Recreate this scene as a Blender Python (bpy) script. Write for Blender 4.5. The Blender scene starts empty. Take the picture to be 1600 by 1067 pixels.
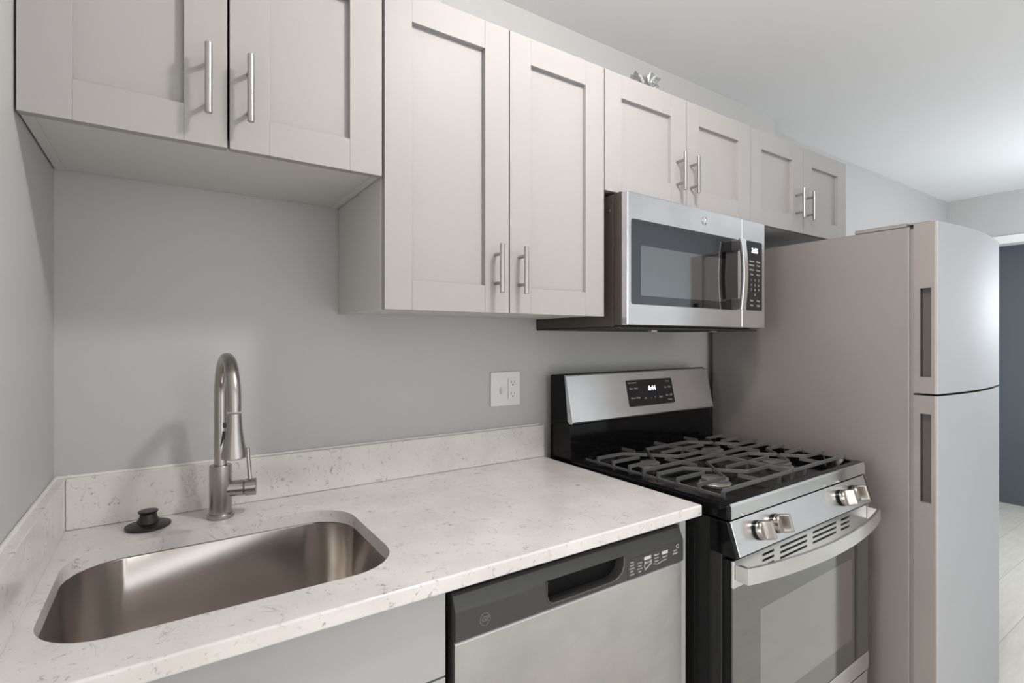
import bpy, bmesh, math, random
from mathutils import Matrix, Vector, Euler
random.seed(7)
S = bpy.context.scene
C = S.collection
PI = math.pi

# ------------------------------------------------------------------ camera, world, lights, exposure
cam = bpy.data.cameras.new('camera'); camo = bpy.data.objects.new('camera', cam); C.objects.link(camo)
camo.location = (0.188, -1.405, 1.305)
camo.rotation_euler = (PI/2, 0, -math.radians(33.85))
cam.sensor_width = 36; cam.lens = 810/1600*36; cam.shift_y = -(533.5-531)/1600
cam.clip_start = 0.02
S.camera = camo

w = bpy.data.worlds.new('daylight_sky'); S.world = w; w.use_nodes = True
bg = w.node_tree.nodes['Background']; bg.inputs[0].default_value = (0.80, 0.89, 1.0, 1); bg.inputs[1].default_value = 0.5

def area(name, loc, rot, sx, sy, power, col):
    l = bpy.data.lights.new(name, 'AREA'); l.shape = 'RECTANGLE'; l.size = sx; l.size_y = sy
    l.energy = power; l.color = col
    o = bpy.data.objects.new(name, l); C.objects.link(o); o.location = loc; o.rotation_euler = rot
    return o
# daylight outside the front and side windows; the left one is added fill
area('daylight_front_window', (1.4, -2.9, 1.12), (PI/2, 0, 0), 2.4, 2.0, 17, (1.0, 0.975, 0.955))
area('daylight_side_window', (5.68, -1.3, 1.5), (PI/2, 0, PI/2), 0.7, 1.4, 15, (0.86, 0.93, 1.0))
area('left_window_fill', (-2.75, -1.4, 1.2), (PI/2, 0, -PI/2), 1.5, 1.9, 98, (1.0, 0.98, 0.96))  # unseen source added to brighten cabinet sides and undersides from the left
# lamps: kitchen ceiling lamp above and right of the camera, unseen dining fill light added further right
def lamp(name, loc, r, power, col):
    l = bpy.data.lights.new(name, 'POINT'); l.shadow_soft_size = r; l.energy = power; l.color = col
    o = bpy.data.objects.new(name, l); C.objects.link(o); o.location = loc
lamp('kitchen_lamp_light', (1.0, -1.06, 2.32), 0.06, 24, (1.0, 0.95, 0.92))
lamp('dining_fill_light', (4.45, -1.15, 1.50), 0.2, 27, (0.86, 0.93, 1.0))
area('dining_fill_downlight', (4.45, -1.15, 1.79), (0, 0, 0), 0.4, 0.4, 5, (0.90, 0.95, 1.0))  # added so that fill bounces evenly off the dining floor
S.view_settings.view_transform = 'Standard'; S.view_settings.look = 'None'
S.view_settings.exposure = 0.42; S.view_settings.gamma = 1; S.view_settings.use_curve_mapping = False

# ------------------------------------------------------------------ materials
def mat(name, col, rough=0.5, metal=0.0, spec=0.5, ior=None, coat=0.0):
    m = bpy.data.materials.new(name); m.use_nodes = True
    b = m.node_tree.nodes['Principled BSDF']
    b.inputs['Base Color'].default_value = (*col, 1); b.inputs['Roughness'].default_value = rough
    b.inputs['Metallic'].default_value = metal; b.inputs['Specular IOR Level'].default_value = spec
    if ior: b.inputs['IOR'].default_value = ior
    if coat: b.inputs['Coat Weight'].default_value = coat; b.inputs['Coat Roughness'].default_value = 0.03
    return m
def nodes(m): return m.node_tree.nodes, m.node_tree.links, m.node_tree.nodes['Principled BSDF']
def noise(nt, scale, detail=3, rough=0.5, stretch=(1,1,1), dist=0.0):
    tc = nt.nodes.new('ShaderNodeTexCoord'); mp = nt.nodes.new('ShaderNodeMapping'); mp.inputs['Scale'].default_value = stretch
    n = nt.nodes.new('ShaderNodeTexNoise'); n.inputs['Scale'].default_value = scale; n.inputs['Detail'].default_value = detail
    n.inputs['Roughness'].default_value = rough; n.inputs['Distortion'].default_value = dist
    nt.links.new(tc.outputs['Object'], mp.inputs[0]); nt.links.new(mp.outputs[0], n.inputs['Vector'])
    return n
def ramp(nt, src, stops):
    r = nt.nodes.new('ShaderNodeValToRGB'); e = r.color_ramp.elements
    while len(e) < len(stops): e.new(0.5)
    for k, (p, c) in enumerate(stops):
        e[k].position = p; e[k].color = (*c, 1) if len(c) == 3 else c
    nt.links.new(src, r.inputs[0]); return r
def bump(m, scale, strength, dist=0.002, stretch=(1,1,1), detail=3):
    n, l, b = nodes(m); t = noise(m.node_tree, scale, detail, 0.5, stretch)
    bp = n.new('ShaderNodeBump'); bp.inputs['Strength'].default_value = strength; bp.inputs['Distance'].default_value = dist
    l.new(t.outputs[0], bp.inputs['Height']); l.new(bp.outputs[0], b.inputs['Normal'])
def vary(m, c1, c2, scale, stretch=(1,1,1), detail=3, lo=0.35, hi=0.65):
    n, l, b = nodes(m); t = noise(m.node_tree, scale, detail, 0.55, stretch)
    r = ramp(m.node_tree, t.outputs[0], [(lo, c1), (hi, c2)]); l.new(r.outputs[0], b.inputs['Base Color'])
def vary_rough(m, a, c, scale, stretch=(1,1,1), detail=4):
    n, l, b = nodes(m); t = noise(m.node_tree, scale, detail, 0.6, stretch)
    r = ramp(m.node_tree, t.outputs[0], [(0.35, (a,)*3), (0.65, (c,)*3)]); l.new(r.outputs[0], b.inputs['Roughness'])

M = {}
M['wall'] = mat('grey_wall_paint', (0.485, 0.485, 0.478), 0.42, spec=0.35); bump(M['wall'], 160, 0.06)
M['wallw'] = mat('white_wall_paint', (0.78, 0.775, 0.765), 0.6)
M['ceil'] = mat('white_ceiling_paint', (0.74, 0.74, 0.74), 0.85); bump(M['ceil'], 120, 0.05)
M['slate'] = mat('slate_blue_paint', (0.105, 0.115, 0.13), 0.6)
M['trim'] = mat('white_trim_paint', (0.8, 0.8, 0.8), 0.4)
M['carcass'] = mat('lightened_cabinet_carcass', (0.60, 0.585, 0.575), 0.5)  # paler than the doors: brightening of shaded sides and undersides put into the colour
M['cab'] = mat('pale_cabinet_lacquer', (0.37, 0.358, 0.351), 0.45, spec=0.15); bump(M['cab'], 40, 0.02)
M['cabin'] = mat('cabinet_underside', (0.46, 0.44, 0.43), 0.55)
M['dark'] = mat('dark_gap', (0.02, 0.02, 0.02), 0.8)
M['basecab'] = mat('grey_base_cabinet_lacquer', (0.395, 0.40, 0.40), 0.4)
M['plate'] = mat('white_plastic', (0.74, 0.735, 0.72), 0.35)
M['slot'] = mat('slot_dark', (0.03, 0.03, 0.03), 0.6)
M['caulk'] = mat('white_caulk', (0.75, 0.74, 0.72), 0.5)
M['nickel'] = mat('brushed_nickel', (0.42, 0.40, 0.38), 0.27, 1); bump(M['nickel'], 300, 0.05, 0.001, (1,1,0.05))
M['nickelh'] = mat('brushed_steel_bar', (0.44, 0.425, 0.405), 0.28, 1)
M['steel'] = mat('brushed_stainless', (0.72, 0.725, 0.735), 0.26, 1)
vary(M['steel'], (0.68, 0.685, 0.695), (0.80, 0.805, 0.815), 7, (1,1,1.6), 3, 0.25, 0.75); bump(M['steel'], 60, 0.03, 0.0003, (0.03,1,8))
M['steeldw'] = mat('dishwasher_stainless', (0.50, 0.495, 0.485), 0.36, 1)
vary(M['steeldw'], (0.47, 0.47, 0.47), (0.57, 0.57, 0.572), 5, (1,1,1.3), 5); vary_rough(M['steeldw'], 0.28, 0.46, 8)
M['sink'] = mat('sink_stainless', (0.36, 0.335, 0.31), 0.28, 1)
vary(M['sink'], (0.54, 0.505, 0.47), (0.62, 0.585, 0.55), 9, (1,1,1), 3, 0.2, 0.8)
M['fside'] = mat('fridge_side_taupe', (0.235, 0.215, 0.202), 0.42, 0.15); bump(M['fside'], 500, 0.08, 0.0006)
M['fedge'] = mat('fridge_edge_champagne', (0.27, 0.247, 0.23), 0.36, 0.2)
M['ffront'] = mat('fridge_front_silver', (0.44, 0.447, 0.465), 0.55, 0.0, spec=0.12); bump(M['ffront'], 3, 0.05, 0.004)
M['pocket'] = mat('pocket_brown', (0.085, 0.075, 0.068), 0.5)
M['black'] = mat('black_enamel', (0.004, 0.004, 0.0045), 0.10, spec=0.2)
M['lip'] = mat('lip_reflection', (0.75, 0.77, 0.79), 0.16, 1.0)  # mirror tone standing in for the bright reflection on the black enamel edge
M['blackside'] = mat('black_painted_side', (0.014, 0.014, 0.014), 0.25)
M['iron'] = mat('cast_iron_grate', (0.10, 0.10, 0.10), 0.30, 0.0, spec=0.7); bump(M['iron'], 400, 0.10, 0.0004)
M['alu'] = mat('burner_aluminium', (0.42, 0.42, 0.38), 0.45, 0.7); bump(M['alu'], 90, 0.2)
M['cap'] = mat('burner_cap_grey', (0.17, 0.17, 0.165), 0.4)
M['mwside'] = mat('microwave_case_brown', (0.075, 0.065, 0.055), 0.4, 0.3)
M['mwglass'] = mat('microwave_glass', (0.115, 0.12, 0.13), 0.05, 1)
M['mwmesh'] = mat('microwave_window_mesh', (0.25, 0.26, 0.27), 0.06, 1)
M['ovglass'] = mat('oven_glass_border', (0.25, 0.255, 0.255), 0.06, 1)
M['ovwin'] = mat('oven_window_glass', (0.40, 0.40, 0.405), 0.09, 1)
M['panelblk'] = mat('glossy_black_panel', (0.012, 0.012, 0.014), 0.08)
M['gun'] = mat('gunmetal', (0.13, 0.125, 0.12), 0.3, 0.8)
M['dwplastic'] = mat('dishwasher_grey_plastic', (0.050, 0.049, 0.048), 0.36, 0.2)
M['dwdark'] = mat('dishwasher_dark_trim', (0.008, 0.008, 0.008), 0.5, spec=0.1)
M['ink'] = mat('pale_lettering', (0.55, 0.55, 0.55), 0.6)
M['inkfaint'] = mat('faint_lettering', (0.12, 0.12, 0.12), 0.5)
M['inkdim'] = mat('dim_lettering', (0.28, 0.28, 0.28), 0.6)
M['logo'] = mat('logo_metal', (0.55, 0.56, 0.57), 0.25, 1)
M['logodark'] = mat('logo_grey', (0.2, 0.2, 0.2), 0.4, 0.5)
M['rubber'] = mat('black_rubber', (0.016, 0.014, 0.012), 0.38); bump(M['rubber'], 60, 0.3, 0.001)
M['knob'] = mat('knob_satin_steel', (0.47, 0.44, 0.405), 0.24, 1)
m = M['digit'] = mat('lit_digits', (0.8, 0.9, 1.0), 0.5)
m.node_tree.nodes['Principled BSDF'].inputs['Emission Color'].default_value = (0.85, 0.95, 1, 1)
m.node_tree.nodes['Principled BSDF'].inputs['Emission Strength'].default_value = 1.3
m = M['lampglass'] = mat('lit_lamp_glass', (0.9, 0.88, 0.85), 0.5)
m.node_tree.nodes['Principled BSDF'].inputs['Emission Color'].default_value = (1, 0.93, 0.85, 1)
m.node_tree.nodes['Principled BSDF'].inputs['Emission Strength'].default_value = 3.0

def quartz():
    m = mat('white_quartz', (0.66, 0.635, 0.61), 0.16, spec=0.5); nt = m.node_tree; n, l, b = nodes(m)
    def mx(a, fac, col):
        x = n.new('ShaderNodeMix'); x.data_type = 'RGBA'; l.new(fac, x.inputs[0]); l.new(a, x.inputs[6]); x.inputs[7].default_value = (*col, 1); return x.outputs[2]
    base = ramp(nt, noise(nt, 9, 4).outputs[0], [(0.35, (0.655, 0.63, 0.605)), (0.65, (0.73, 0.71, 0.685))]).outputs[0]
    def vein(scale, wdt, lo, hi, msc, dist, st):
        a = noise(nt, scale, 4, 0.6, st, dist)
        s = n.new('ShaderNodeMath'); s.operation = 'SUBTRACT'; s.inputs[1].default_value = 0.5; l.new(a.outputs[0], s.inputs[0])
        ab = n.new('ShaderNodeMath'); ab.operation = 'ABSOLUTE'; l.new(s.outputs[0], ab.inputs[0])
        r1 = ramp(nt, ab.outputs[0], [(0.0, (1,1,1)), (wdt, (0,0,0))])
        mk = noise(nt, msc, 3, 0.6, (1.3, 0.9, 1.1)); r2 = ramp(nt, mk.outputs[0], [(lo, (0,0,0)), (hi, (1,1,1))])
        mu = n.new('ShaderNodeMath'); mu.operation = 'MULTIPLY'; l.new(r1.outputs[0], mu.inputs[0]); l.new(r2.outputs[0], mu.inputs[1])
        return mu.outputs[0]
    c = mx(base, vein(13, 0.022, 0.57, 0.66, 30, 1.2, (1, 1.6, 1)), (0.33, 0.315, 0.30))
    c = mx(c, vein(34, 0.03, 0.60, 0.68, 42, 0.8, (1, 2.2, 1)), (0.36, 0.33, 0.31))
    c = mx(c, vein(5, 0.010, 0.52, 0.70, 16, 1.6, (1, 1, 1)), (0.46, 0.44, 0.42))
    sp = noise(nt, 130, 2); c = mx(c, ramp(nt, sp.outputs[0], [(0.70, (0,0,0)), (0.76, (1,1,1))]).outputs[0], (0.40, 0.37, 0.35))
    l.new(c, b.inputs['Base Color']); return m
M['quartz'] = quartz()
def floorwood():
    m = mat('pale_plank_floor', (0.5, 0.46, 0.38), 0.4); nt = m.node_tree; n, l, b = nodes(m)
    tc = n.new('ShaderNodeTexCoord'); mp = n.new('ShaderNodeMapping'); mp.inputs['Scale'].default_value = (1, 1, 1)
    br = n.new('ShaderNodeTexBrick'); br.inputs['Scale'].default_value = 1; br.inputs['Brick Width'].default_value = 1.2; br.inputs['Row Height'].default_value = 0.18
    br.inputs['Mortar Size'].default_value = 0.002; br.inputs['Color1'].default_value = (0.70, 0.665, 0.59, 1); br.inputs['Color2'].default_value = (0.665, 0.63, 0.56, 1); br.inputs['Mortar'].default_value = (0.50, 0.47, 0.41, 1)
    l.new(tc.outputs['Object'], mp.inputs[0]); l.new(mp.outputs[0], br.inputs['Vector'])
    g = noise(nt, 6, 5, 0.6, (1, 9, 1)); r = ramp(nt, g.outputs[0], [(0.3, (0.90,)*3), (0.7, (1.05,)*3)])
    x = n.new('ShaderNodeMix'); x.data_type = 'RGBA'; x.blend_type = 'MULTIPLY'; x.inputs[0].default_value = 1
    l.new(br.outputs[0], x.inputs[6]); l.new(r.outputs[0], x.inputs[7]); l.new(x.outputs[2], b.inputs['Base Color']); return m
M['floor'] = floorwood()
def windowglass():
    m = bpy.data.materials.new('window_glass'); m.use_nodes = True; nt = m.node_tree; nt.nodes.clear()
    o = nt.nodes.new('ShaderNodeOutputMaterial'); mx = nt.nodes.new('ShaderNodeMixShader'); t = nt.nodes.new('ShaderNodeBsdfTransparent'); g = nt.nodes.new('ShaderNodeBsdfGlossy')
    g.inputs['Roughness'].default_value = 0.02; mx.inputs[0].default_value = 0.06
    nt.links.new(t.outputs[0], mx.inputs[1]); nt.links.new(g.outputs[0], mx.inputs[2]); nt.links.new(mx.outputs[0], o.inputs[0]); return m
M['glass'] = windowglass()
def film():
    m = bpy.data.materials.new('clear_plastic_film'); m.use_nodes = True; nt = m.node_tree; nt.nodes.clear()
    o = nt.nodes.new('ShaderNodeOutputMaterial'); mx = nt.nodes.new('ShaderNodeMixShader'); t = nt.nodes.new('ShaderNodeBsdfTransparent'); g = nt.nodes.new('ShaderNodeBsdfGlossy')
    t.inputs[0].default_value = (0.74, 0.74, 0.74, 1); g.inputs['Roughness'].default_value = 0.12; mx.inputs[0].default_value = 0.45
    nt.links.new(t.outputs[0], mx.inputs[1]); nt.links.new(g.outputs[0], mx.inputs[2]); nt.links.new(mx.outputs[0], o.inputs[0]); return m
M['film'] = film()

# ------------------------------------------------------------------ mesh helpers
def box(bm, x0, x1, y0, y1, z0, z1, bev=0.0, seg=2):
    t = bmesh.new(); bmesh.ops.create_cube(t, size=1)
    for v in t.verts:
        v.co = Vector(((x0+x1)/2 + v.co.x*(x1-x0), (y0+y1)/2 + v.co.y*(y1-y0), (z0+z1)/2 + v.co.z*(z1-z0)))
    if bev: bmesh.ops.bevel(t, geom=t.edges[:], offset=bev, segments=seg, affect='EDGES', profile=0.5)
    merge(bm, t); return bm
def merge(bm, t):
    me = bpy.data.meshes.new('tmp'); t.to_mesh(me); t.free(); bm.from_mesh(me); bpy.data.meshes.remove(me)
def rrect(x0, x1, y0, y1, r, n=8):
    pts = []
    for cx, cy, a0 in ((x1-r, y1-r, 0), (x0+r, y1-r, 90), (x0+r, y0+r, 180), (x1-r, y0+r, 270)):
        for k in range(n+1):
            a = math.radians(a0 + 90*k/n); pts.append((cx + r*math.cos(a), cy + r*math.sin(a)))
    return pts
def prism(bm, pts, lo, hi, axis='x', bev=0.0, seg=2):
    """polygon pts extruded from lo to hi along axis; pts are (y,z), (x,z) or (x,y)"""
    t = bmesh.new()
    def co(p, d):
        return {'x': (d, p[0], p[1]), 'y': (p[0], d, p[1]), 'z': (p[0], p[1], d)}[axis]
    a = [t.verts.new(co(p, lo)) for p in pts]; b = [t.verts.new(co(p, hi)) for p in pts]
    t.faces.new(a); t.faces.new(b[::-1]); n = len(pts)
    for k in range(n): t.faces.new((a[k], b[k], b[(k+1) % n], a[(k+1) % n]))
    bmesh.ops.recalc_face_normals(t, faces=t.faces[:])
    if bev: bmesh.ops.bevel(t, geom=[e for e in t.edges if e.is_manifold and e.calc_face_angle(0) > 0.5], offset=bev, segments=seg, affect='EDGES', profile=0.5)
    merge(bm, t); return bm
def lathe(bm, prof, seg=40, mtx=None):
    """prof = [(r, z)...] around z"""
    t = bmesh.new(); rings = []
    for r, z in prof:
        if r < 1e-6: rings.append([t.verts.new((0, 0, z))])
        else: rings.append([t.verts.new((r*math.cos(2*PI*k/seg), r*math.sin(2*PI*k/seg), z)) for k in range(seg)])
    for a, b in zip(rings, rings[1:]):
        for k in range(seg):
            j = (k+1) % seg
            if len(a) == 1 and len(b) == 1: break
            if len(a) == 1: t.faces.new((a[0], b[j], b[k]))
            elif len(b) == 1: t.faces.new((a[k], a[j], b[0]))
            else: t.faces.new((a[k], a[j], b[j], b[k]))
    bmesh.ops.recalc_face_normals(t, faces=t.faces[:])
    if mtx is not None: bmesh.ops.transform(t, matrix=mtx, verts=t.verts)
    merge(bm, t); return bm
def sweep(bm, path, sec, up=(0, 0, 1), closed=False):
    """section pts (a,b) swept along path; a along side vector, b along up-ish vector"""
    t = bmesh.new(); P = [Vector(p) for p in path]; rings = []; n = len(P)
    side_prev = None
    for i in range(n):
        d = (P[min(i+1, n-1)] - P[max(i-1, 0)]).normalized()
        if side_prev is None:
            s = d.cross(Vector(up)); s = s.normalized() if s.length > 1e-4 else Vector((1, 0, 0))
        else:
            s = (side_prev - d*side_prev.dot(d)).normalized()
        side_prev = s; u = s.cross(d).normalized()
        # mitre
        k = 1.0
        if 0 < i < n-1:
            d1 = (P[i]-P[i-1]).normalized(); k = 1/max(0.5, d1.dot(d))
        rings.append([t.verts.new(P[i] + s*a*k + u*b) for a, b in (sec(i/(n-1)) if callable(sec) else sec)])
    m = len(rings[0])
    for a, b in zip(rings, rings[1:]):
        for k in range(m): t.faces.new((a[k], a[(k+1) % m], b[(k+1) % m], b[k]))
    t.faces.new(rings[0][::-1]); t.faces.new(rings[-1])
    bmesh.ops.recalc_face_normals(t, faces=t.faces[:])
    merge(bm, t); return bm
def circ(r, n=20): return [(r*math.cos(2*PI*k/n), r*math.sin(2*PI*k/n)) for k in range(n)]
def tube(bm, path, r, n=20, up=(0, 0, 1)):
    sec = (lambda f: circ(r(f), n)) if callable(r) else circ(r, n)
    return sweep(bm, path, sec, up)
def rod(bm, a, b, r, n=20, bev=0.0):
    a = Vector(a); b = Vector(b); d = b-a; q = d.to_track_quat('Z', 'Y').to_matrix().to_4x4(); L = d.length
    prof = [(0, 0), (r-bev, 0), (r, bev), (r, L-bev), (r-bev, L), (0, L)] if bev else [(0, 0), (r, 0), (r, L), (0, L)]
    return lathe(bm, prof, n, Matrix.Translation(a) @ q)
def text(bm, s, size, mtx, depth=0.0002, align='CENTER', shear=0.0, bold=0.0):
    cu = bpy.data.curves.new('t', 'FONT'); cu.body = s; cu.size = size; cu.extrude = depth; cu.align_x = align; cu.align_y = 'CENTER'; cu.shear = shear; cu.offset = bold
    o = bpy.data.objects.new('t', cu); C.objects.link(o)
    dg = bpy.context.evaluated_depsgraph_get(); me = bpy.data.meshes.new_from_object(o.evaluated_get(dg))
    me.transform(mtx); bm.from_mesh(me); bpy.data.meshes.remove(me); bpy.data.objects.remove(o); bpy.data.curves.remove(cu)
    return bm
def FACE(x, y, z, tilt=0.0):  # text standing upright, facing -y, optional lean
    return Matrix.Translation((x, y, z)) @ Matrix.Rotation(PI/2 + tilt, 4, 'X')

INV = {}
def smooth(me, ang=35):
    bm = bmesh.new(); bm.from_mesh(me)
    for f in bm.faces: f.smooth = True
    for e in bm.edges:
        if len(e.link_faces) != 2 or e.calc_face_angle(0) > math.radians(ang): e.smooth = False
    bm.to_mesh(me); bm.free()
def obj(name, bm, m, parent=None, label=None):
    if parent is not None and parent.name in INV: bmesh.ops.transform(bm, matrix=INV[parent.name], verts=bm.verts)
    me = bpy.data.meshes.new(name); bm.to_mesh(me); bm.free(); smooth(me)
    mats = m if isinstance(m, (list, tuple)) else [m]
    for k in mats: me.materials.append(k)
    o = bpy.data.objects.new(name, me); C.objects.link(o)
    if parent is not None:
        o.parent = parent
        if parent.name in INV: INV[o.name] = INV[parent.name]
    if label: o['label'] = label
    wn = o.modifiers.new('weighted_normals', 'WEIGHTED_NORMAL'); wn.keep_sharp = True; wn.weight = 100
    return o
def thing(name, label, cat, loc, group=None, rotz=0, local=False):
    o = bpy.data.objects.new(name, None); C.objects.link(o); o.location = loc; o.rotation_euler = (0, 0, rotz); o.empty_display_size = 0.05
    o['label'] = label; o['category'] = cat
    if group: o['group'] = group
    INV[o.name] = Matrix.Identity(4) if local else (Matrix.Translation(loc) @ Matrix.Rotation(rotz, 4, 'Z')).inverted()
    return o
def struct(name, bm, m, parent=None):
    o = obj(name, bm, m, parent)
    if parent is None: o['kind'] = 'structure'
    return o
def boolean(o, cut, op='DIFFERENCE'):
    """cut = bmesh in the same space as the mesh data of o"""
    me = bpy.data.meshes.new('cut'); cut.to_mesh(me); cut.free(); c = bpy.data.objects.new('cut', me); C.objects.link(c)
    old_par = o.parent; o.parent = None; loc = o.matrix_basis.copy()
    wn = o.modifiers.get('weighted_normals')
    if wn: o.modifiers.remove(wn)
    md = o.modifiers.new('b', 'BOOLEAN'); md.object = c; md.operation = op; md.solver = 'EXACT'
    dg = bpy.context.evaluated_depsgraph_get(); dg.update()
    nm = bpy.data.meshes.new_from_object(o.evaluated_get(dg)); o.modifiers.remove(md)
    old = o.data; o.data = nm; nm.name = old.name; bpy.data.meshes.remove(old); bpy.data.objects.remove(c); bpy.data.meshes.remove(me)
    smooth(o.data); o.parent = old_par
    wn = o.modifiers.new('weighted_normals', 'WEIGHTED_NORMAL'); wn.keep_sharp = True; wn.weight = 100
def cutbm(parent, bm):
    if parent is not None and parent.name in INV: bmesh.ops.transform(bm, matrix=INV[parent.name], verts=bm.verts)
    return bm
N = bmesh.new

# ------------------------------------------------------------------ the setting
XF = 5.35; YF = -2.6; ZC = 2.40
struct('floor', box(N(), -2.5, 7.4, YF-0.1, 0.3, -0.1, 0), M['floor'])
struct('ceiling', box(N(), -2.5, 7.4, YF-0.1, 0.3, ZC, ZC+0.1), M['ceil'])
struct('wall_back', box(N(), -2.5, 2.70, 0, 0.19, 0, ZC), M['wall'])
struct('wall_recess', box(N(), 2.70, 5.35, 0.09, 0.19, 0, ZC), M['wall'])
struct('wall_left', box(N(), -0.12, 0, -0.75, 0, 0, ZC), M['wall'])
b = N(); box(b, -2.5, -2.4, YF-0.1, -2.0, 0, ZC); box(b, -2.5, -2.4, -0.8, 0, 0, ZC); box(b, -2.5, -2.4, -2.0, -0.8, 0, 0.4); box(b, -2.5, -2.4, -2.0, -0.8, 2.05, ZC)
struct('wall_end', b, M['wallw'])
b = N(); W1 = (0.35, 2.45, 0.08, 2.12)
box(b, -2.5, W1[0], YF-0.1, YF, 0, ZC); box(b, W1[1], 7.4, YF-0.1, YF, 0, ZC); box(b, W1[0], W1[1], YF-0.1, YF, 0, W1[2]); box(b, W1[0], W1[1], YF-0.1, YF, W1[3], ZC)
struct('wall_front', b, M['wallw'])
# far wall with a cased opening beside the fridge and a window further forward
b = N(); W2 = (-1.62, -0.95, 0.9, 2.1)
box(b, XF, XF+0.12, 0.03, 0.09, 0, ZC)
box(b, XF, XF+0.12, -0.80, 0.03, 2.06, ZC)
box(b, XF, XF+0.12, -0.95, -0.80, 0, ZC)
box(b, XF, XF+0.12, W2[0], -0.95, 0, W2[2]); box(b, XF, XF+0.12, W2[0], -0.95, W2[3], ZC)
box(b, XF, XF+0.12, YF, W2[0], 0, ZC)
struct('wall_right', b, M['wall'])
struct('wall_hall', box(N(), 5.78, 5.88, YF+0.9, 0.19, 0, ZC), M['slate'])
b = N(); box(b, XF-0.015, XF+0.13, -0.86, 0.085, 2.015, 2.075, 0.004); box(b, XF-0.015, XF+0.13, -0.86, -0.80, 0, 2.015, 0.004); box(b, XF-0.015, XF+0.13, 0.03, 0.085, 0, 2.015, 0.004)
struct('trim_1', b, M['trim'])
def window(n, x0, x1, z0, z1, plane, axis):
    def bb(bm, a0, a1, d0, d1, c0, c1, bev=0.003):
        return box(bm, a0, a1, d0, d1, c0, c1, bev) if axis == 'y' else box(bm, d0, d1, a0, a1, c0, c1, bev)
    s = 1 if axis == 'x' and plane > 0 else -1
    d0, d1 = sorted((plane - s*0.01, plane + s*0.08))
    b = N(); f = 0.05
    bb(b, x0, x0+f, d0, d1, z0, z1); bb(b, x1-f, x1, d0, d1, z0, z1); bb(b, x0+f, x1-f, d0, d1, z0, z0+f); bb(b, x0+f, x1-f, d0, d1, z1-f, z1)
    zm = (z0+z1)/2; bb(b, x0+f, x1-f, d0+0.02, d1-0.02, zm-0.02, zm+0.02)
    w_ = struct('window_%d' % n, b, M['trim'])
    g = N(); dm = plane + s*0.04; bb(g, x0+f, x1-f, dm-0.003, dm+0.003, z0+f, z1-f, 0)
    obj('pane', g, M['glass'], w_)
window(1, W1[0], W1[1], W1[2], W1[3], YF, 'y')
window(3, -2.0, -0.8, 0.4, 2.05, -2.4, 'x')  # unseen window, added to let fill light in from the left
window(2, W2[0], -0.95, W2[2], W2[3], XF, 'x')

# ------------------------------------------------------------------ wall cabinets
def bar_handle(x, z0, z1, yface, parent, label='brushed steel bar handle'):
    b = N(); y = yface - 0.032; r = 0.0058; L = z1-z0
    rod(b, (x, y, z0), (x, y, z1), r, 24, 0.0008)
    for z in (z0+L*0.20, z1-L*0.20): rod(b, (x, yface+0.001, z), (x, y, z), 0.0042, 16)
    return obj('handle', b, M['nickelh'], parent, label)
def shaker(b, x0, x1, z0, z1, yf, th, sl, sr, rb, rt, rec=0.0125):
    bev = 0.0011
    box(b, x0, x0+sl, yf, yf+th, z0, z1, bev); box(b, x1-sr, x1, yf, yf+th, z0, z1, bev)
    box(b, x0+sl, x1-sr, yf+0.0002, yf+th, z0, z0+rb, bev*0.7); box(b, x0+sl, x1-sr, yf+0.0002, yf+th, z1-rt, z1, bev*0.7)
    box(b, x0+sl-0.002, x1-sr+0.002, yf+rec, yf+th-0.002, z0+rb-0.002, z1-rt+0.002)
YD = -0.345
def cabinet(name, label, x0, x1, z0, z1, doors, handles, ybody=0.0, group='pale shaker wall cabinets'):
    t = thing(name, label, 'cabinet', ((x0+x1)/2, 0, z0))
    b = N(); f = YD+0.0205; w_ = 0.016; bk = ybody-0.002
    box(b, x0, x0+w_, f, bk, z0+0.003, z1, 0.0006); box(b, x1-w_, x1, f, bk, z0+0.003, z1, 0.0006)
    box(b, x0+w_, x1-w_, f, bk, z1-w_, z1, 0.0006); box(b, x0+w_, x1-w_, f+0.001, bk, z0+0.006, z0+0.006+w_, 0.0006)
    box(b, x0+w_, x1-w_, bk-0.01, bk, z0+0.006+w_, z1-w_)
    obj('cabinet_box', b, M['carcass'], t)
    for (a, c, sl, sr), (hx, h0, h1) in zip(doors, handles):
        d = N(); shaker(d, a, c, z0, z1-0.002, YD, 0.019, sl, sr, 0.065, 0.067)
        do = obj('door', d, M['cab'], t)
        bar_handle(hx, h0, h1, YD, do)
    return t
cabinet('wall_cabinet', 'short pale wall cabinet with two shaker doors above the sink', 0.003, 0.571, 1.650, 2.068,
        [(0.003, 0.282, 0.065, 0.066), (0.286, 0.569, 0.066, 0.067)], [(0.251, 1.694, 1.815), (0.3165, 1.694, 1.815)])
cabinet('wall_cabinet', 'tallest pale wall cabinet with two long shaker doors, left of the microwave', 0.573, 1.210, 1.370, 2.068,
        [(0.575, 0.890, 0.062, 0.068), (0.893, 1.209, 0.064, 0.068)], [(0.850, 1.417, 1.533), (0.920, 1.417, 1.533)])
cabinet('wall_cabinet', 'pale wall cabinet with two small doors directly above the microwave', 1.212, 1.922, 1.725, 2.068,
        [(1.213, 1.566, 0.065, 0.073), (1.569, 1.921, 0.063, 0.070)], [(1.5205, 1.767, 1.884), (1.586, 1.767, 1.884)])
cabinet('wall_cabinet', 'pale wall cabinet with two small doors above the fridge', 1.924, 2.645, 1.725, 2.068,
        [(1.925, 2.283, 0.067, 0.078), (2.286, 2.643, 0.067, 0.075)], [(2.229, 1.774, 1.889), (2.306, 1.774, 1.889)])

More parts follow.
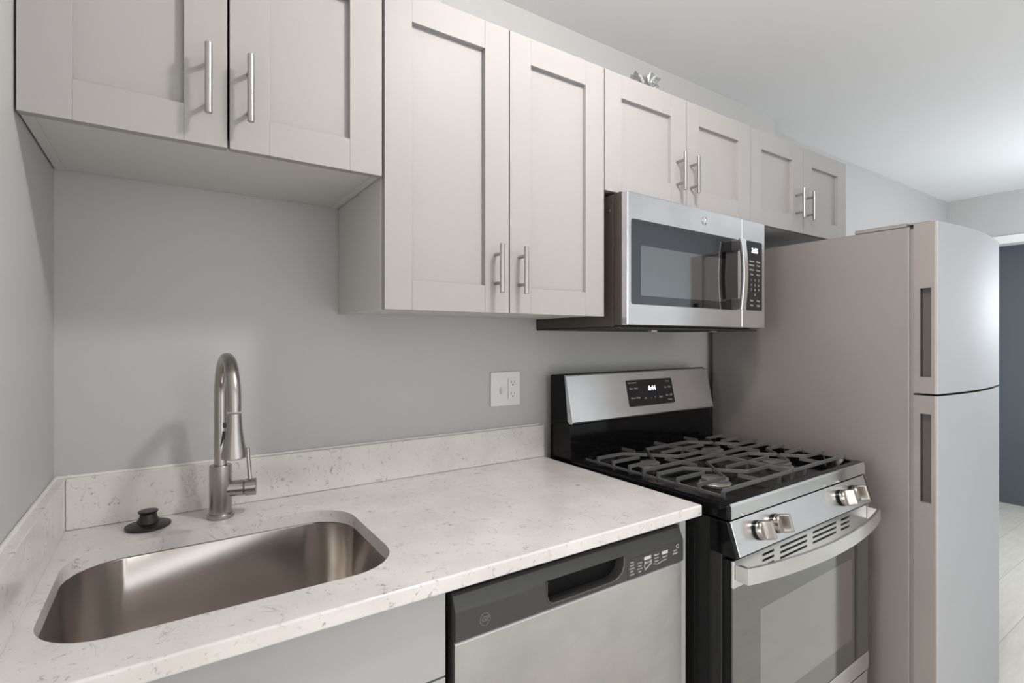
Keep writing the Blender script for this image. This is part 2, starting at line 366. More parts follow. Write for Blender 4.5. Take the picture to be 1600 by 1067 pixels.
# crumpled clear plastic bag on top of the cabinets
t = bmesh.new(); bmesh.ops.create_icosphere(t, subdivisions=4, radius=1)
from mathutils import noise as mn
for v in t.verts:
    p = v.co.copy(); n1 = mn.noise(p*2.3 + Vector((3, 1, 7))); n2 = mn.noise(p*6.1); n3 = abs(mn.noise(p*3.7 + Vector((9, 2, 4))))
    k = 1 + 0.55*n1 + 0.35*n2 - 0.5*n3
    v.co = Vector((p.x*0.065*k, p.y*0.06*k, max(-0.0, (p.z*0.038+0.028)*k)))
bmesh.ops.translate(t, verts=t.verts, vec=(1.44, -0.26, 2.0685))
b = N(); merge(b, t)
o = obj('plastic_bag', b, M['film']); o['label'] = 'crumpled clear plastic bag on top of the cabinet over the microwave'; o['category'] = 'plastic bag'
for p in o.data.polygons: p.use_smooth = False

# ------------------------------------------------------------------ countertop with splashes, sink
ZT = 0.915; TH = 0.027
ct = obj('countertop', box(N(), 0.001, 1.246, -0.637, -0.001, ZT-TH, ZT, 0.004, 3), M['quartz'])
ct['label'] = 'white speckled quartz countertop with sink cut-out'; ct['category'] = 'countertop'
SX0, SX1, SY0, SY1, SR = 0.041, 0.538, -0.547, -0.166, 0.092
boolean(ct, prism(N(), rrect(SX0, SX1, SY0, SY1, SR, 12), ZT-0.1, ZT+0.1, 'z'))
INV[ct.name] = Matrix.Identity(4)
obj('backsplash', box(N(), 0.021, 1.246, -0.021, -0.001, ZT+0.0005, 1.02, 0.0015), M['quartz'], ct)
obj('side_splash', box(N(), 0.001, 0.0208, -0.637, -0.001, ZT+0.0005, 1.02, 0.0015), M['quartz'], ct)
b = N(); box(b, 0.002, 1.240, -0.007, -0.0005, 1.019, 1.0245, 0.002); box(b, 0.0005, 0.007, -0.637, -0.007, 1.019, 1.0245, 0.002)
obj('caulk_bead', b, M['caulk'], ct)
# sink bowl: rings of rounded rectangles from the rim down
def ring(inset, r): return rrect(SX0-0.004+inset, SX1+0.004-inset, SY0-0.004+inset, SY1+0.004-inset, max(r, 0.01), 12)
t = N(); levels = [(-0.012, SR+0.01, ZT-TH-0.0025), (0.0, SR, ZT-TH-0.0025), (0.001, SR, ZT-TH-0.004), (0.006, SR-0.004, 0.78), (0.010, SR-0.008, 0.74), (0.016, SR-0.014, 0.718), (0.028, SR-0.026, 0.704), (0.05, SR-0.045, 0.699)]
rings = [[t.verts.new((x, y, z)) for x, y in ring(i, r)] for i, r, z in levels]
for a, c in zip(rings, rings[1:]):
    m_ = len(a)
    for k in range(m_): t.faces.new((a[k], a[(k+1) % m_], c[(k+1) % m_], c[k]))
t.faces.new(rings[-1])
bmesh.ops.recalc_face_normals(t, faces=t.faces[:])
for f in t.faces: f.normal_flip()
sk = thing('kitchen_sink', 'undermount stainless steel sink bowl below the countertop', 'sink', (0.29, -0.356, 0.70))
so = obj('bowl', t, M['sink'], sk); md = so.modifiers.new('th', 'SOLIDIFY'); md.thickness = 0.0012; md.offset = -1
b = N(); lathe(b, [(0.0, 0.7), (0.026, 0.7), (0.032, 0.7035), (0.044, 0.7035), (0.045, 0.7005), (0.030, 0.69)], 32, Matrix.Translation((0.29, -0.30, 0)))
obj('drain', b, M['nickel'], sk)

# stopper
st = thing('sink_stopper', 'black rubber sink stopper lying on the counter behind the sink', 'sink stopper', (0.160, -0.083, ZT))
mt = Matrix.Translation((0.160, -0.083, ZT))
obj('flange', lathe(N(), [(0, 0.0006), (0.037, 0.0006), (0.0405, 0.003), (0.0405, 0.0055), (0.034, 0.008), (0.020, 0.0105), (0, 0.011)], 48, mt), M['rubber'], st)
obj('grip', lathe(N(), [(0, 0.008), (0.0205, 0.009), (0.0195, 0.014), (0.0155, 0.022), (0.0145, 0.028), (0.0175, 0.031), (0.0180, 0.0335), (0.016, 0.0345), (0, 0.0345)], 40, mt), M['rubber'], st)

# faucet
fx, fy = 0.291, -0.100
fa = thing('kitchen_faucet', 'brushed nickel pull-down kitchen faucet behind the sink', 'faucet', (fx, fy, ZT))
T = Matrix.Translation((fx, fy, 0))
obj('base_ring', lathe(N(), [(0, ZT+0.0004), (0.0262, ZT+0.0004), (0.0268, ZT+0.002), (0.0268, ZT+0.008), (0.0245, ZT+0.0105), (0, ZT+0.0105)], 48, T), M['nickel'], fa)
obj('body', lathe(N(), [(0, ZT+0.010), (0.0222, ZT+0.010), (0.0222, 1.0285), (0.0212, 1.030), (0.0, 1.030)], 48, T), M['nickel'], fa)
hx_, hy_ = 0.3005, -0.268; cyc = (fy+hy_)/2; R = abs(hy_-fy)/2
path = [(fx, fy, 1.028), (fx, fy, 1.06), (fx, fy, 1.10), (fx, fy, 1.14)]
for k in range(0, 25):
    a = PI*k/24; f = (1-math.cos(a))/2
    path.append((fx + (hx_-fx)*f, fy + (hy_-fy)*f, 1.182 + R*math.sin(a)*1.0))
path += [(hx_, hy_, 1.166)]
obj('spout', tube(N(), path, 0.0125, 28, (1, 0, 0)), M['nickel'], fa)
H = Matrix.Translation((hx_, hy_, 0))
sp = obj('spray_head', lathe(N(), [(0, 1.162), (0.0128, 1.162), (0.0133, 1.160), (0.0136, 1.148), (0.0150, 1.130), (0.0180, 1.108), (0.0215, 1.088), (0.0225, 1.080), (0.0222, 1.0765), (0.019, 1.0745), (0.0, 1.076)], 40, H), M['nickel'], fa)
b = N(); box(b, hx_-0.0185, hx_-0.0125, hy_+0.001, hy_+0.011, 1.135, 1.144, 0.001); 
prism(b, [(hx_-0.019, 1.128), (hx_-0.0125, 1.128), (hx_-0.0215, 1.100), (hx_-0.0225, 1.100)], hy_+0.002, hy_+0.010, 'y')
obj('spray_button', b, M['slot'], sp, 'black rubber spray button')
d_ = Vector((1, -0.22, 0)).normalized(); c0 = Vector((fx, fy, 0.976))
obj('handle_stem', rod(N(), c0+d_*0.010, c0+d_*0.046, 0.0172, 36, 0.0008), M['nickel'], fa)
kn = obj('handle_knob', rod(N(), c0+d_*0.0475, c0+d_*0.071, 0.0185, 36, 0.0012), M['nickel'], fa)
p0 = c0+d_*0.058+Vector((0, 0, 0.017)); p1 = p0+Vector((-0.004, 0.008, 0.070))
obj('lever', rod(N(), p0, p1, 0.0042, 16, 0.001), M['nickel'], kn)

# wall plate with switch and receptacle
wp = thing('wall_plate', 'white two-gang wall plate with switch and outlet above the counter', 'outlet', (1.10, 0, 1.147))
obj('plate', box(N(), 1.046, 1.158, -0.0065, -0.0004, 1.093, 1.202, 0.002), M['plate'], wp)
b = N(); box(b, 1.111, 1.145, -0.0085, -0.006, 1.114, 1.181, 0.0008)
rc = obj('receptacle', b, M['plate'], wp)
b = N()
for zc in (1.168, 1.131):
    box(b, 1.1205, 1.1222, -0.0089, -0.008, zc-0.0035, zc+0.0055); box(b, 1.1335, 1.1352, -0.0089, -0.008, zc-0.003, zc+0.005); rod(b, (1.128, -0.008, zc-0.0085), (1.128, -0.0089, zc-0.0085), 0.0023, 14)
for q in (-1, 1): box(b, 1.1105, 1.1112, -0.007, -0.006, 1.114, 1.181); 
obj('slots', b, M['slot'], rc)
b = N(); box(b, 1.123, 1.133, -0.0096, -0.008, 1.1455, 1.1500, 0.0005); box(b, 1.136, 1.141, -0.0096, -0.008, 1.1455, 1.1500, 0.0005)
obj('test_buttons', b, M['plate'], rc)
b = N(); prism(b, [(-0.006, 1.158), (-0.006, 1.132), (-0.016, 1.1325), (-0.0175, 1.138)], 1.0785, 1.0855, 'x', 0.0006)
obj('toggle_switch', b, M['plate'], wp)
for zc in (1.170, 1.122): obj('screw', rod(N(), (1.082, -0.006, zc), (1.082, -0.0074, zc), 0.0026, 16, 0.0004), M['plate'], wp)

# ------------------------------------------------------------------ base cabinet, end panel
bc = thing('base_cabinet', 'grey sink base cabinet below the sink, left of the dishwasher', 'cabinet', (0.30, -0.3, 0))
b = N(); box(b, 0.004, 0.022, -0.59, -0.01, 0.10, 0.886); box(b, 0.566, 0.584, -0.59, -0.01, 0.10, 0.886); box(b, 0.022, 0.566, -0.59, -0.01, 0.10, 0.118)
box(b, 0.004, 0.584, -0.53, -0.50, 0.0, 0.10)
box(b, 0.022, 0.566, -0.59, -0.571, 0.70, 0.886)
obj('cabinet_box', b, M['basecab'], bc)
obj('false_front', box(N(), 0.004, 0.584, -0.612, -0.591, 0.736, 0.884, 0.0012), M['basecab'], bc)
for a, c in ((0.004, 0.292), (0.296, 0.584)):
    b = N(); shaker(b, a, c, 0.105, 0.732, -0.612, 0.020, 0.06, 0.06, 0.06, 0.06); obj('door', b, M['basecab'], bc)
ep = obj('end_panel', box(N(), 1.2035, 1.226, -0.605, -0.004, 0.001, 0.887, 0.0012), M['basecab']); ep['label'] = 'pale grey cabinet end panel between dishwasher and stove'; ep['category'] = 'end panel'

# ------------------------------------------------------------------ dishwasher
dw = thing('dishwasher', 'stainless dishwasher with dark grey control strip under the counter', 'dishwasher', (0.895, -0.3, 0))
DX0, DX1 = 0.599, 1.198
obj('tub', box(N(), 0.590, 1.2015, -0.585, -0.02, 0.10, 0.880), M['dwdark'], dw)
obj('toe_kick', box(N(), 0.596, 1.200, -0.55, -0.53, 0.0, 0.10), M['dwdark'], dw)
b = N(); prof = [(-0.586, 0.787), (-0.617, 0.787), (-0.620, 0.792), (-0.620, 0.836), (-0.617, 0.845), (-0.608, 0.864), (-0.603, 0.867), (-0.586, 0.867)]
prism(b, prof, DX0, DX1, 'x', 0.0012)
cp = obj('control_panel', b, M['dwplastic'], dw)
boolean(cp, cutbm(dw, prism(N(), [(0.795, 0.843), (0.795, 0.815), (0.799, 0.804), (0.809, 0.798), (0.965, 0.798), (0.985, 0.802), (0.997, 0.812), (1.002, 0.822), (1.002, 0.843)], -0.70, -0.594, 'y')))
b = N(); pts = [(0.795, 0.843), (0.795, 0.815), (0.799, 0.804), (0.809, 0.798), (0.965, 0.798), (0.985, 0.802), (0.997, 0.812), (1.002, 0.822), (1.002, 0.843)]
obj('pocket_liner', prism(N(), pts, -0.5955, -0.5935, 'y'), M['dwdark'], cp)
tube(b, [(x, -0.6203, z) for x, z in pts], 0.0013, 8, (0, 1, 0)); obj('pocket_rim', b, M['gun'], cp)
b = N(); box(b, 1.013, 1.196, -0.6206, -0.6196, 0.7895, 0.8335); obj('display_strip', b, M['dwplastic'], cp)
b = N()
def T_(s, x, z, size, bold=0): text(b, s, size, FACE(x, -0.6207, z), 0.0002, 'CENTER', 0, bold)
for k in range(5): T_(('SANI', 'RINSE', 'CLEAN', 'DRY', 'WASH')[k], 1.026, 0.8245-k*0.0065, 0.0048)
for k in range(4): T_(('CYCLE', 'Heavy', 'Normal', 'Light')[k], 1.050, 0.818-k*0.0062, 0.0045)
box(b, 1.064, 1.086, -0.6209, -0.6205, 0.8205, 0.8275); 
tube(b, [(1.067, -0.6208, 0.818), (1.065, -0.6208, 0.806), (1.068, -0.6208, 0.799), (1.073, -0.6208, 0.803), (1.079, -0.6208, 0.806), (1.086, -0.6208, 0.808), (1.086, -0.6208, 0.818)], 0.0008, 6, (0, 1, 0))
T_('AUTO', 1.0755, 0.8135, 0.0062); T_('Heated', 1.104, 0.824, 0.0055); T_('Boost', 1.104, 0.817, 0.0055); T_('Steam', 1.104, 0.810, 0.0055)
tube(b, [(1.094, -0.6208, 0.806), (1.108, -0.6208, 0.802), (1.124, -0.6208, 0.806)], 0.0006, 6, (0, 1, 0))
box(b, 1.122, 1.142, -0.6209, -0.6205, 0.8195, 0.8265); T_('DELAY', 1.132, 0.813, 0.0055); T_('hours', 1.132, 0.8065, 0.005)
T_('START', 1.168, 0.812, 0.0055); T_('RESET', 1.168, 0.8185, 0.0045)
tube(b, [(1.176+0.004*math.cos(a/10*2*PI), -0.6208, 0.827+0.004*math.sin(a/10*2*PI)) for a in range(11)], 0.0006, 6, (0, 1, 0))
obj('lettering', b, M['ink'], cp)
def emblem(x, y, z, r, m, parent, tilt=0):
    b = N(); mt = FACE(x, y, z, tilt)
    lathe(b, [(r*0.88, 0), (r, 0), (r, 0.0006), (r*0.88, 0.0006), (r*0.88, 0)], 36, mt)
    text(b, 'GE', r*1.05, mt, 0.0004, 'CENTER', 0.35, r*0.03)
    for k in range(4):
        a0 = k*PI/2 + 0.4
        pts = [mt @ Vector((r*(0.80-0.12*q/5)*math.cos(a0+q*0.16), r*(0.80-0.12*q/5)*math.sin(a0+q*0.16), 0.0003)) for q in range(6)]
        tube(b, pts, r*0.04, 6, (0, 1, 0))
    return obj('emblem', b, m, parent)
emblem(0.657, -0.6203, 0.8135, 0.0115, M['inkfaint'], cp)
b = N(); prism(b, [(-0.586, 0.115), (-0.612, 0.115), (-0.6155, 0.12), (-0.6155, 0.782), (-0.612, 0.7865), (-0.586, 0.7865)], DX0+0.001, DX1-0.001, 'x', 0.001)
obj('door_panel', b, M['steeldw'], dw)

# ------------------------------------------------------------------ gas range (local frame: x right, y back to wall, turned a little)
rg = thing('gas_range', 'stainless and black freestanding gas range beside the counter', 'stove', (1.2655, -0.03, 0), rotz=math.radians(1.4), local=True)
RW = 0.755
b = N(); box(b, 0.002, RW-0.002, -0.60, -0.002, 0.03, 0.878, 0.002)
for x in (0.03, RW-0.03):
    for y in (-0.05, -0.56): rod(b, (x, y, 0.0), (x, y, 0.032), 0.014, 16)
box(b, 0.0005, 0.0025, -0.56, -0.05, 0.12, 0.84, 0.001)
box(b, 0.0, 0.03, -0.635, -0.598, 0.06, 0.878, 0.003); box(b, RW-0.03, RW, -0.635, -0.598, 0.06, 0.878, 0.003)
obj('body', b, M['blackside'], rg)
ck = obj('cooktop', box(N(), 0.0, RW, -0.652, -0.002, 0.8795, 0.919, 0.007, 3), M['black'], rg)
b = N(); WX0, WX1, WY0, WY1 = 0.040, RW-0.018, -0.628, -0.098
ins = bmesh.new(); pr = rrect(WX0, WX1, WY0, WY1, 0.03, 6); pl = rrect(WX0+0.018, WX1-0.018, WY0+0.018, WY1-0.018, 0.025, 6)
a_ = [ins.verts.new((x, y, 0.93)) for x, y in pr]; a2 = [ins.verts.new((x, y, 0.919)) for x, y in pr]; b_ = [ins.verts.new((x, y, 0.892)) for x, y in pl]; n_ = len(pr)
ins.faces.new(a_); ins.faces.new(b_[::-1])
for k in range(n_):
    ins.faces.new((a_[k], a2[k], a2[(k+1) % n_], a_[(k+1) % n_])); ins.faces.new((a2[k], b_[k], b_[(k+1) % n_], a2[(k+1) % n_]))
bmesh.ops.recalc_face_normals(ins, faces=ins.faces[:])
boolean(ck, ins); b.free()
obj('lip_reflection_strip', prism(N(), [(-0.6525, 0.8830), (-0.6545, 0.8840), (-0.6535, 0.9125), (-0.6490, 0.9185), (-0.6480, 0.9180), (-0.6520, 0.9120)], 0.009, RW-0.009, 'x'), M['lip'], rg)  # thin strip added over the black cooktop edge to carry its bright reflection
BC = [(0.235, -0.225, 0.030), (0.235, -0.462, 0.036), (0.580, -0.225, 0.036), (0.580, -0.462, 0.040)]
for x, y, r in BC:
    TT = Matrix.Translation((x, y, 0))
    bu = obj('burner', lathe(N(), [(0, 0.8925), (r*1.25, 0.8925), (r*1.2, 0.8945), (r*1.0, 0.8950), (r*0.98, 0.9005), (r*0.9, 0.901), (0, 0.901)], 40, TT), M['alu'], rg, 'pale aluminium burner head')
    obj('burner_cap', lathe(N(), [(0, 0.9012), (r*1.02, 0.9012), (r*1.05, 0.903), (r*1.04, 0.9065), (r*0.9, 0.9085), (0, 0.909)], 40, TT), M['cap'], bu)
def bar(b, pts, w=0.0062, h=0.010, top=0.934):
    sec = [(-w/2, -h), (-w/2*0.75, -0.0008), (-w/2*0.4, 0), (w/2*0.4, 0), (w/2*0.75, -0.0008), (w/2, -h)]
    P = [(p[0], p[1], p[2] if len(p) > 2 else top) for p in pts]
    sweep(b, P, sec, (0, 0, 1))
def grate(x0, x1, xc, left):
    """cast iron grate over two burners; x0..x1 across, burner column at xc"""
    b = N(); ys = -0.100; yn = -0.596; lo = 0.9185
    outer, inner = (x0, x1) if left else (x1, x0)
    sg = 1 if left else -1
    bar(b, [(x0, ys), (x1, ys)]); bar(b, [(x0, yn), (x1, yn)])
    bar(b, [(outer, ys, lo), (outer, yn, lo)], 0.009, 0.010)
    bar(b, [(inner, ys, 0.934), (inner, yn, 0.934)], 0.007, 0.010)
    for yc in (-0.225, -0.462):
        for s in (1, -1):
            yy = yc + s*0.066
            bar(b, [(outer, yy), (xc - sg*0.055, yy), (xc-sg*0.006, yc + s*0.006)])
            bar(b, [(xc - 0.0, yc + s*0.002), (xc + sg*0.006, yc + s*0.006), (xc + sg*0.058, yy), (inner, yy)])
        bar(b, [(outer, yc), (xc - sg*0.052, yc)]); bar(b, [(xc + sg*0.055, yc), (inner, yc)])
    bar(b, [(outer, -0.345), (inner, -0.345)])
    bar(b, [(xc, ys), (xc, ys-0.062)]); bar(b, [(xc, yn), (xc, yn+0.062)]); bar(b, [(xc, -0.285), (xc, -0.402)])
    # risers from the low outer rail
    for yy in (-0.159, -0.225, -0.291, -0.345, -0.396, -0.462, -0.528):
        box(b, outer-0.0045, outer+0.0045, yy-0.004, yy+0.004, lo-0.008, 0.9335, 0.001)
    for xx, yy, d in ((x0, yn, 1), (x1, yn, -1), (x0, ys, 1), (x1, ys, -1), (x1-0.07 if left else x0+0.07, yn, 0)):
        prism(b, [(xx-0.0055, 0.928), (xx+0.0055, 0.928), (xx+0.0035, 0.904), (xx-0.0035, 0.904)], yy-0.0035, yy+0.0035, 'y')
    for yy in (-0.225, -0.462): box(b, inner-0.0035, inner+0.0035, yy-0.005, yy+0.005, 0.8965, 0.926)
    return obj('grate', b, M['iron'], rg)
grate(0.066, 0.4055, 0.235, True); grate(0.4095, 0.744, 0.580, False)
# back guard
obj('back_guard', prism(N(), [(-0.001, 0.90), (-0.001, 1.188), (-0.062, 1.194), (-0.070, 1.190), (-0.086, 1.040), (-0.098, 1.030), (-0.104, 0.921), (-0.104, 0.905)], 0.0, RW, 'x', 0.0015), M['black'], rg)
b = N(); prism(b, [(-0.0705, 1.1905), (-0.080, 1.1885), (-0.112, 1.040), (-0.110, 1.034), (-0.098, 1.033), (-0.087, 1.040)], 0.0, RW, 'x', 0.0015)
bp_ = obj('rear_control_panel', b, M['steel'], rg)
tl = math.atan2(0.032, 0.1485)
def onp(x, f):  # point on the sloped face, f 0 bottom .. 1 top
    return (x, -0.112 + 0.032*f - 0.0006, 1.040 + 0.1485*f)
b = N()
pt = [onp(x, f) for x, f in ((0.272, 0.20), (0.520, 0.20), (0.520, 0.82), (0.272, 0.82))]
q = [b.verts.new(p) for p in pt]; q2 = [b.verts.new((p[0], p[1]-0.0012, p[2])) for p in pt]
b.faces.new(q2); b.faces.new(q[::-1])
for k in range(4): b.faces.new((q[k], q[(k+1) % 4], q2[(k+1) % 4], q2[k]))
bmesh.ops.recalc_face_normals(b, faces=b.faces[:]); bmesh.ops.bevel(b, geom=[e for e in b.edges if abs(e.calc_length()-0.0012) < 1e-4], offset=0.006, segments=4, affect='EDGES', profile=0.5)
dsp = obj('display', b, M['panelblk'], bp_)
def P_(x, f): p = onp(x, f); return Matrix.Translation((p[0], p[1]-0.0015, p[2])) @ Matrix.Rotation(PI/2 - tl, 4, 'X')
b = N(); text(b, '6:44', 0.024, P_(0.402, 0.60), 0.0002, 'CENTER', 0, 0.0006); obj('clock_digits', b, M['digit'], dsp, 'lit white clock digits 6:44')
b = N()
for s_, x, f, z in (('Oven Control', 0.300, 0.755, 0.0075), ('Bake', 0.292, 0.62, 0.009), ('Broil', 0.317, 0.62, 0.009), ('Warm', 0.296, 0.40, 0.009), ('Clean', 0.322, 0.40, 0.009), ('Timer', 0.494, 0.745, 0.0075), ('Set', 0.478, 0.60, 0.010), ('On', 0.500, 0.60, 0.010), ('On', 0.480, 0.40, 0.010), ('Off', 0.503, 0.40, 0.010), ('Settings', 0.494, 0.295, 0.0075), ('-', 0.392, 0.38, 0.014), ('+', 0.412, 0.38, 0.012), ('Start', 0.445, 0.38, 0.010), ('Light', 0.36, 0.38, 0.007)):
    text(b, s_, z, P_(x, f), 0.0001)
obj('lettering', b, M['ink'], dsp)
# front control panel, tilted
b = N(); prism(b, [(-0.600, 0.8775), (-0.650, 0.8775), (-0.674, 0.800), (-0.600, 0.800)], 0.012, RW-0.012, 'x', 0.0015)
fp = obj('front_control_panel', b, M['steel'], rg)
for a, c in ((0.0, 0.0118), (RW-0.0118, RW)): obj('end_cap', prism(N(), [(-0.600, 0.8785), (-0.648, 0.8785), (-0.673, 0.797), (-0.600, 0.797)], a, c, 'x', 0.003), M['black'], rg)
ta = math.atan2(0.024, 0.0775)
for kx in (0.112, 0.194, 0.560, 0.642):
    base = Matrix.Translation((kx, -0.662, 0.8405)) @ Matrix.Rotation(PI/2 - ta, 4, 'X')
    b = N(); lathe(b, [(0, 0.0), (0.0235, 0.0), (0.0235, 0.005), (0, 0.005)], 40, base)
    sk_ = N(); lathe(sk_, [(0, 0.005), (0.0215, 0.005), (0.0225, 0.007), (0.0225, 0.016), (0.0205, 0.019), (0.0, 0.0195)], 40, base)
    t = N(); prism(t, rrect(-0.0075, 0.0075, -0.0225, 0.0225, 0.004, 4), 0.0185, 0.041, 'z', 0.0015)
    for v in t.verts:
        if v.co.z > 0.03: v.co.y *= 0.96; v.co.x *= 0.6
    bmesh.ops.transform(t, matrix=base, verts=t.verts); merge(sk_, t)
    k_ = obj('knob', sk_, M['knob'], rg)
    obj('knob_skirt', b, M['black'], k_)
# oven door
od = obj('oven_door', box(N(), 0.003, RW-0.003, -0.655, -0.606, 0.272, 0.790, 0.003), M['black'], rg)
b = N(); box(b, 0.003, RW-0.003, -0.663, -0.6555, 0.726, 0.790, 0.002)
dt = obj('door_top_trim', b, M['steel'], od)
c = N()
for a, e in ((0.127, 0.182), (0.212, 0.352), (0.384, 0.526), (0.556, 0.612)):
    for z in (0.776, 0.762, 0.748): box(c, a, e, -0.70, -0.64, z-0.0032, z+0.0032, 0.001)
boolean(dt, c)
obj('door_glass', box(N(), 0.005, RW-0.005, -0.661, -0.6555, 0.326, 0.7255, 0.001), M['ovglass'], od)
obj('oven_window', box(N(), 0.121, 0.634, -0.6613, -0.6605, 0.40, 0.645), M['ovwin'], od)
obj('door_bottom_trim', box(N(), 0.003, RW-0.003, -0.663, -0.6555, 0.272, 0.3255, 0.002), M['steel'], od)
hp = []
for k in range(25):
    f = k/24; x = 0.012 + (RW-0.024)*f; y = -0.692 - 0.040*math.sin(PI*f)**0.8
    hp.append((x, y, 0.764))
sec = [(-0.004, -0.0185), (-0.004, 0.0185), (0.0, 0.0195), (0.004, 0.0185), (0.004, -0.0185), (0.0, -0.0195)]
b = N(); sweep(b, hp, sec, (0, 0, 1)); box(b, 0.008, 0.020, -0.697, -0.6635, 0.7455, 0.7825, 0.0015); box(b, RW-0.020, RW-0.008, -0.697, -0.6635, 0.7455, 0.7825, 0.0015)
obj('door_handle', b, M['steel'], od)
obj('storage_drawer', box(N(), 0.003, RW-0.003, -0.660, -0.606, 0.065, 0.264, 0.003), M['steel'], rg)

# ------------------------------------------------------------------ microwave over the range
mw = thing('microwave', 'stainless over-the-range microwave hanging under the cabinet', 'microwave', (1.58, -0.2, 1.338))
X0, X1, Z0, Z1 = 1.240, 1.922, 1.346, 1.714
b = N(); box(b, X0, X1, -0.350, -0.003, Z0-0.004, Z1+0.001, 0.0015); box(b, X0+0.001, X1-0.001, -0.378, -0.351, Z0+0.001, Z1+0.004, 0.002)
mb = obj('case', b, M['mwside'], mw)
b = N(); rod(b, (X0+0.001, -0.336, 1.672), (X0-0.0015, -0.336, 1.672), 0.005, 16, 0.0005); obj('screw', b, M['nickelh'], mb)
b = N(); box(b, X0+0.002, X1-0.002, -0.375, -0.003, 1.336, 1.3415, 0.001); 
for a in (1.33, 1.62): box(b, a, a+0.2, -0.30, -0.10, 1.3345, 1.3362, 0.0004)
ub = obj('underside', b, M['slot'], mw)
for a, zz in ((1.40, 1.328), (1.70, 1.331)): obj('filter_clip', box(N(), a, a+0.025, -0.35, -0.335, zz, 1.336, 0.001), M['nickelh'], ub)
md_ = obj('door', box(N(), X0, 1.7808, -0.404, -0.3785, Z0, Z1, 0.004, 3), M['steel'], mw)
cpn = obj('control_section', box(N(), 1.7822, X1, -0.404, -0.3785, Z0, Z1, 0.004, 3), M['steel'], mw)
obj('window_glass', prism(N(), rrect(1.254, 1.757, 1.404, 1.640, 0.008, 5), -0.4048, -0.400, 'y'), M['mwglass'], md_)
obj('window_mesh', prism(N(), rrect(1.290, 1.690, 1.429, 1.569, 0.004, 4), -0.4053, -0.4046, 'y'), M['mwmesh'], md_)
hp = [(1.728, -0.4405 - 0.009*math.sin(PI*k/16), 1.404+(1.634-1.404)*k/16) for k in range(17)]
b = N(); sweep(b, hp, [(-0.0125, -0.003), (-0.0125, 0.001), (-0.010, 0.003), (0.010, 0.003), (0.0125, 0.001), (0.0125, -0.003)], (0, -1, 0))
mh = obj('handle', b, M['steel'], md_)
b = N(); box(b, 1.718, 1.7385, -0.441, -0.4050, 1.598, 1.632, 0.002); box(b, 1.718, 1.7385, -0.441, -0.4050, 1.406, 1.440, 0.002)
hq = [(1.728, p[1]+0.006, p[2]) for p in hp]; sweep(b, hq, [(-0.011, -0.003), (-0.011, 0.003), (0.011, 0.003), (0.011, -0.003)], (0, -1, 0))
obj('handle_back', b, M['gun'], mh, 'dark inner face and posts of the handle')
emblem(1.578, -0.4043, 1.678, 0.0135, M['logo'], md_)
kp = obj('keypad', prism(N(), rrect(1.808, 1.902, 1.406, 1.644, 0.006, 4), -0.4048, -0.400, 'y'), M['panelblk'], cpn)
b = N(); text(b, '3:55', 0.022, FACE(1.856, -0.4052, 1.612), 0.0002, 'CENTER', 0, 0.0007); obj('clock_digits', b, M['digit'], kp, 'lit white clock digits 3:55')
b = N()
rows = [('Popcorn', 'Reheat', 1.575), ('Beverage', 'Cook', 1.562), ('Defrost', 'Sensor', 1.546), ('Time', 'Power', 1.530)]
for l_, r_, z in rows:
    text(b, l_, 0.0085, FACE(1.838, -0.4052, z), 0.0001); text(b, r_, 0.0085, FACE(1.878, -0.4052, z), 0.0001)
for k, s_ in enumerate('1 2 3 4 5 6 7 8 9 0'.split()):
    text(b, s_, 0.012, FACE((1.836, 1.858, 1.880)[k % 3] if k < 9 else 1.858, -0.4052, 1.510-0.0165*(k//3)), 0.0001)
for l_, r_, z in (('Start', 'Stop', 1.440), ('Vent', 'Light', 1.424)):
    text(b, l_, 0.0095, FACE(1.838, -0.4052, z), 0.0001); text(b, r_, 0.0095, FACE(1.878, -0.4052, z), 0.0001)
obj('lettering', b, M['ink'], kp)

# it hangs turned a little towards the fridge
pv = Vector((1.24, -0.404, 0)); a_ = math.radians(1.9)
mw.scale.x = 1.045; lv = Vector(((mw.location.x-pv.x)*1.045, mw.location.y-pv.y, 0)); lv.rotate(Euler((0, 0, a_)))
mw.location = (pv.x+lv.x, pv.y+lv.y, mw.location.z); mw.rotation_euler = (0, 0, a_)

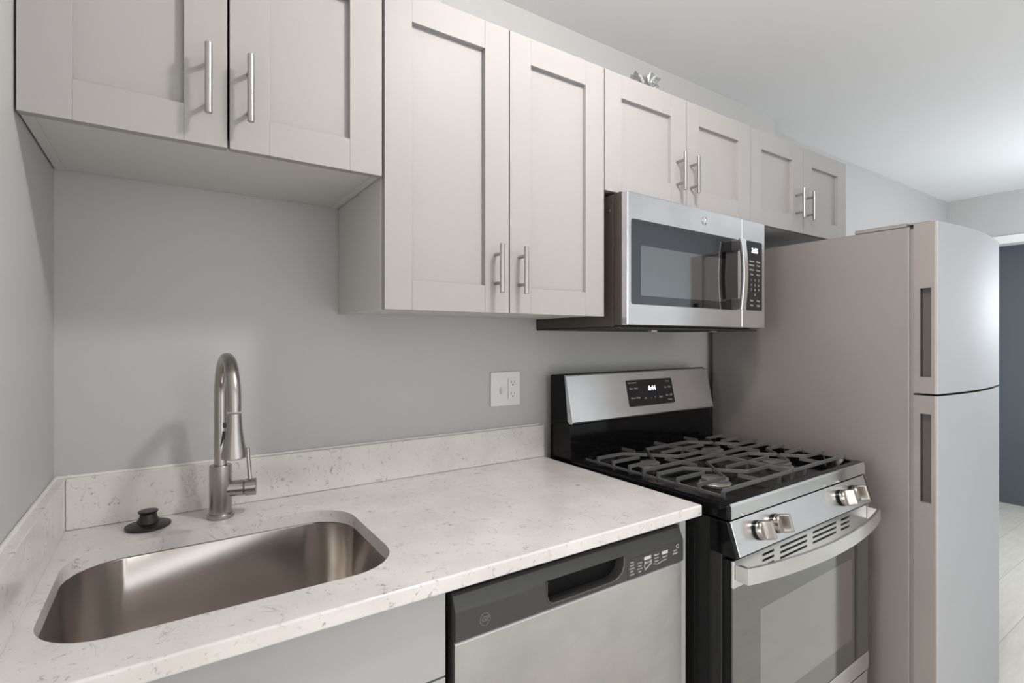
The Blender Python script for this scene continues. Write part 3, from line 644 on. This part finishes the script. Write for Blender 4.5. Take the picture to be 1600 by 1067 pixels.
# ------------------------------------------------------------------ fridge
fr = thing('refrigerator', 'tall top-freezer refrigerator with taupe side and silver doors', 'refrigerator', (2.47, -0.4, 0))
FX0, FX1 = 2.150, 2.792
b = N(); box(b, FX0, FX1, -0.742, -0.03, 0.04, 1.664, 0.004, 3)
for x in (FX0+0.06, FX1-0.06):
    for y in (-0.68, -0.1): rod(b, (x, y, 0), (x, y, 0.045), 0.02, 16)
obj('body', b, M['fside'], fr)
b = N(); box(b, FX0+0.001, FX0+0.12, -0.734, -0.584, 1.6645, 1.6775, 0.003); box(b, FX0+0.02, FX0+0.09, -0.79, -0.733, 1.6715, 1.6770, 0.002)
obj('hinge_cover', b, M['fside'], fr)
obj('gasket', box(N(), FX0+0.006, FX1-0.006, -0.752, -0.742, 0.08, 1.655), M['fside'], fr)
def fridge_door(z0, z1, pz0, pz1, name):
    n = 20; pts = [(FX0, -0.7525)]
    # left edge roll then bowed front
    for k in range(7):
        a = k/6*PI/2; pts.append((FX0 + 0.006*(1-math.cos(a)), -0.806 - 0.008*math.sin(a)))
    for k in range(1, n):
        f = k/n; pts.append((FX0+0.006 + (FX1-FX0-0.012)*f, -0.814 + 0.006*f - 0.022*math.sin(PI*f)))
    for k in range(7):
        a = k/6*PI/2; pts.append((FX1 - 0.006*(1-math.sin(a)), -0.800 - 0.008*math.cos(a)))
    pts.append((FX1, -0.7525))
    b = N(); prism(b, pts, z0, z1, 'z')
    d = obj(name, b, [M['ffront'], M['fedge']], fr)
    boolean(d, cutbm(fr, box(N(), FX0-0.02, FX0+0.022, -0.798, -0.7695, pz0, pz1, 0.0)))
    if len(d.data.materials) < 2:
        d.data.materials.clear(); d.data.materials.append(M['ffront']); d.data.materials.append(M['fedge'])
    for p in d.data.polygons:
        p.material_index = 1 if (abs(p.normal.y) < 0.55 and p.normal.x < 0.3) else 0
    b = N(); y0, y1 = -0.798, -0.7695; e = 0.0008
    box(b, FX0+0.0205, FX0+0.0219, y0, y1, pz0, pz1)
    box(b, FX0+0.002, FX0+0.0205, y0, y0+e, pz0, pz1); box(b, FX0+0.002, FX0+0.0205, y1-e, y1, pz0, pz1); box(b, FX0+0.002, FX0+0.0205, y0, y1, pz1-e, pz1)
    obj('handle_recess', b, M['pocket'], d, 'dark brown recessed grip')
    b = N(); box(b, FX0-0.0008, FX0+0.001, y0-0.003, y0, pz0-0.003, pz1+0.003); box(b, FX0-0.0008, FX0+0.001, y1, y1+0.003, pz0-0.003, pz1+0.003)
    box(b, FX0-0.0008, FX0+0.001, y0, y1, pz1, pz1+0.003); box(b, FX0-0.0008, FX0+0.001, y0, y1, pz0-0.003, pz0)
    obj('recess_rim', b, M['fedge'], d)
fridge_door(1.1385, 1.670, 1.190, 1.466, 'freezer_door')
fridge_door(0.035, 1.1315, 0.800, 1.075, 'fridge_door')

# ------------------------------------------------------------------ ceiling lamps (out of frame, they light the place; the dining one is made up)
for x, y, lab in ((1.0, -1.06, 'round white ceiling lamp over the kitchen aisle'), (4.45, -1.15, 'white ceiling rose added for the unseen dining fill light')):
    t_ = thing('ceiling_lamp', lab, 'lamp', (x, y, ZC))
    TT = Matrix.Translation((x, y, 0))
    if x > 2: obj('fill_light_cord', rod(N(), (x, y, 1.84), (x, y, ZC-0.02), 0.004, 10), M['trim'], t_); obj('fill_light_holder', rod(N(), (x, y, 1.81), (x, y, 1.85), 0.03, 24, 0.003), M['trim'], t_)  # hanging parts made up to carry the added dining fill light
    obj('mount', lathe(N(), [(0, ZC-0.001), (0.09, ZC-0.001), (0.09, ZC-0.02), (0, ZC-0.02)], 36, TT), M['trim'], t_)
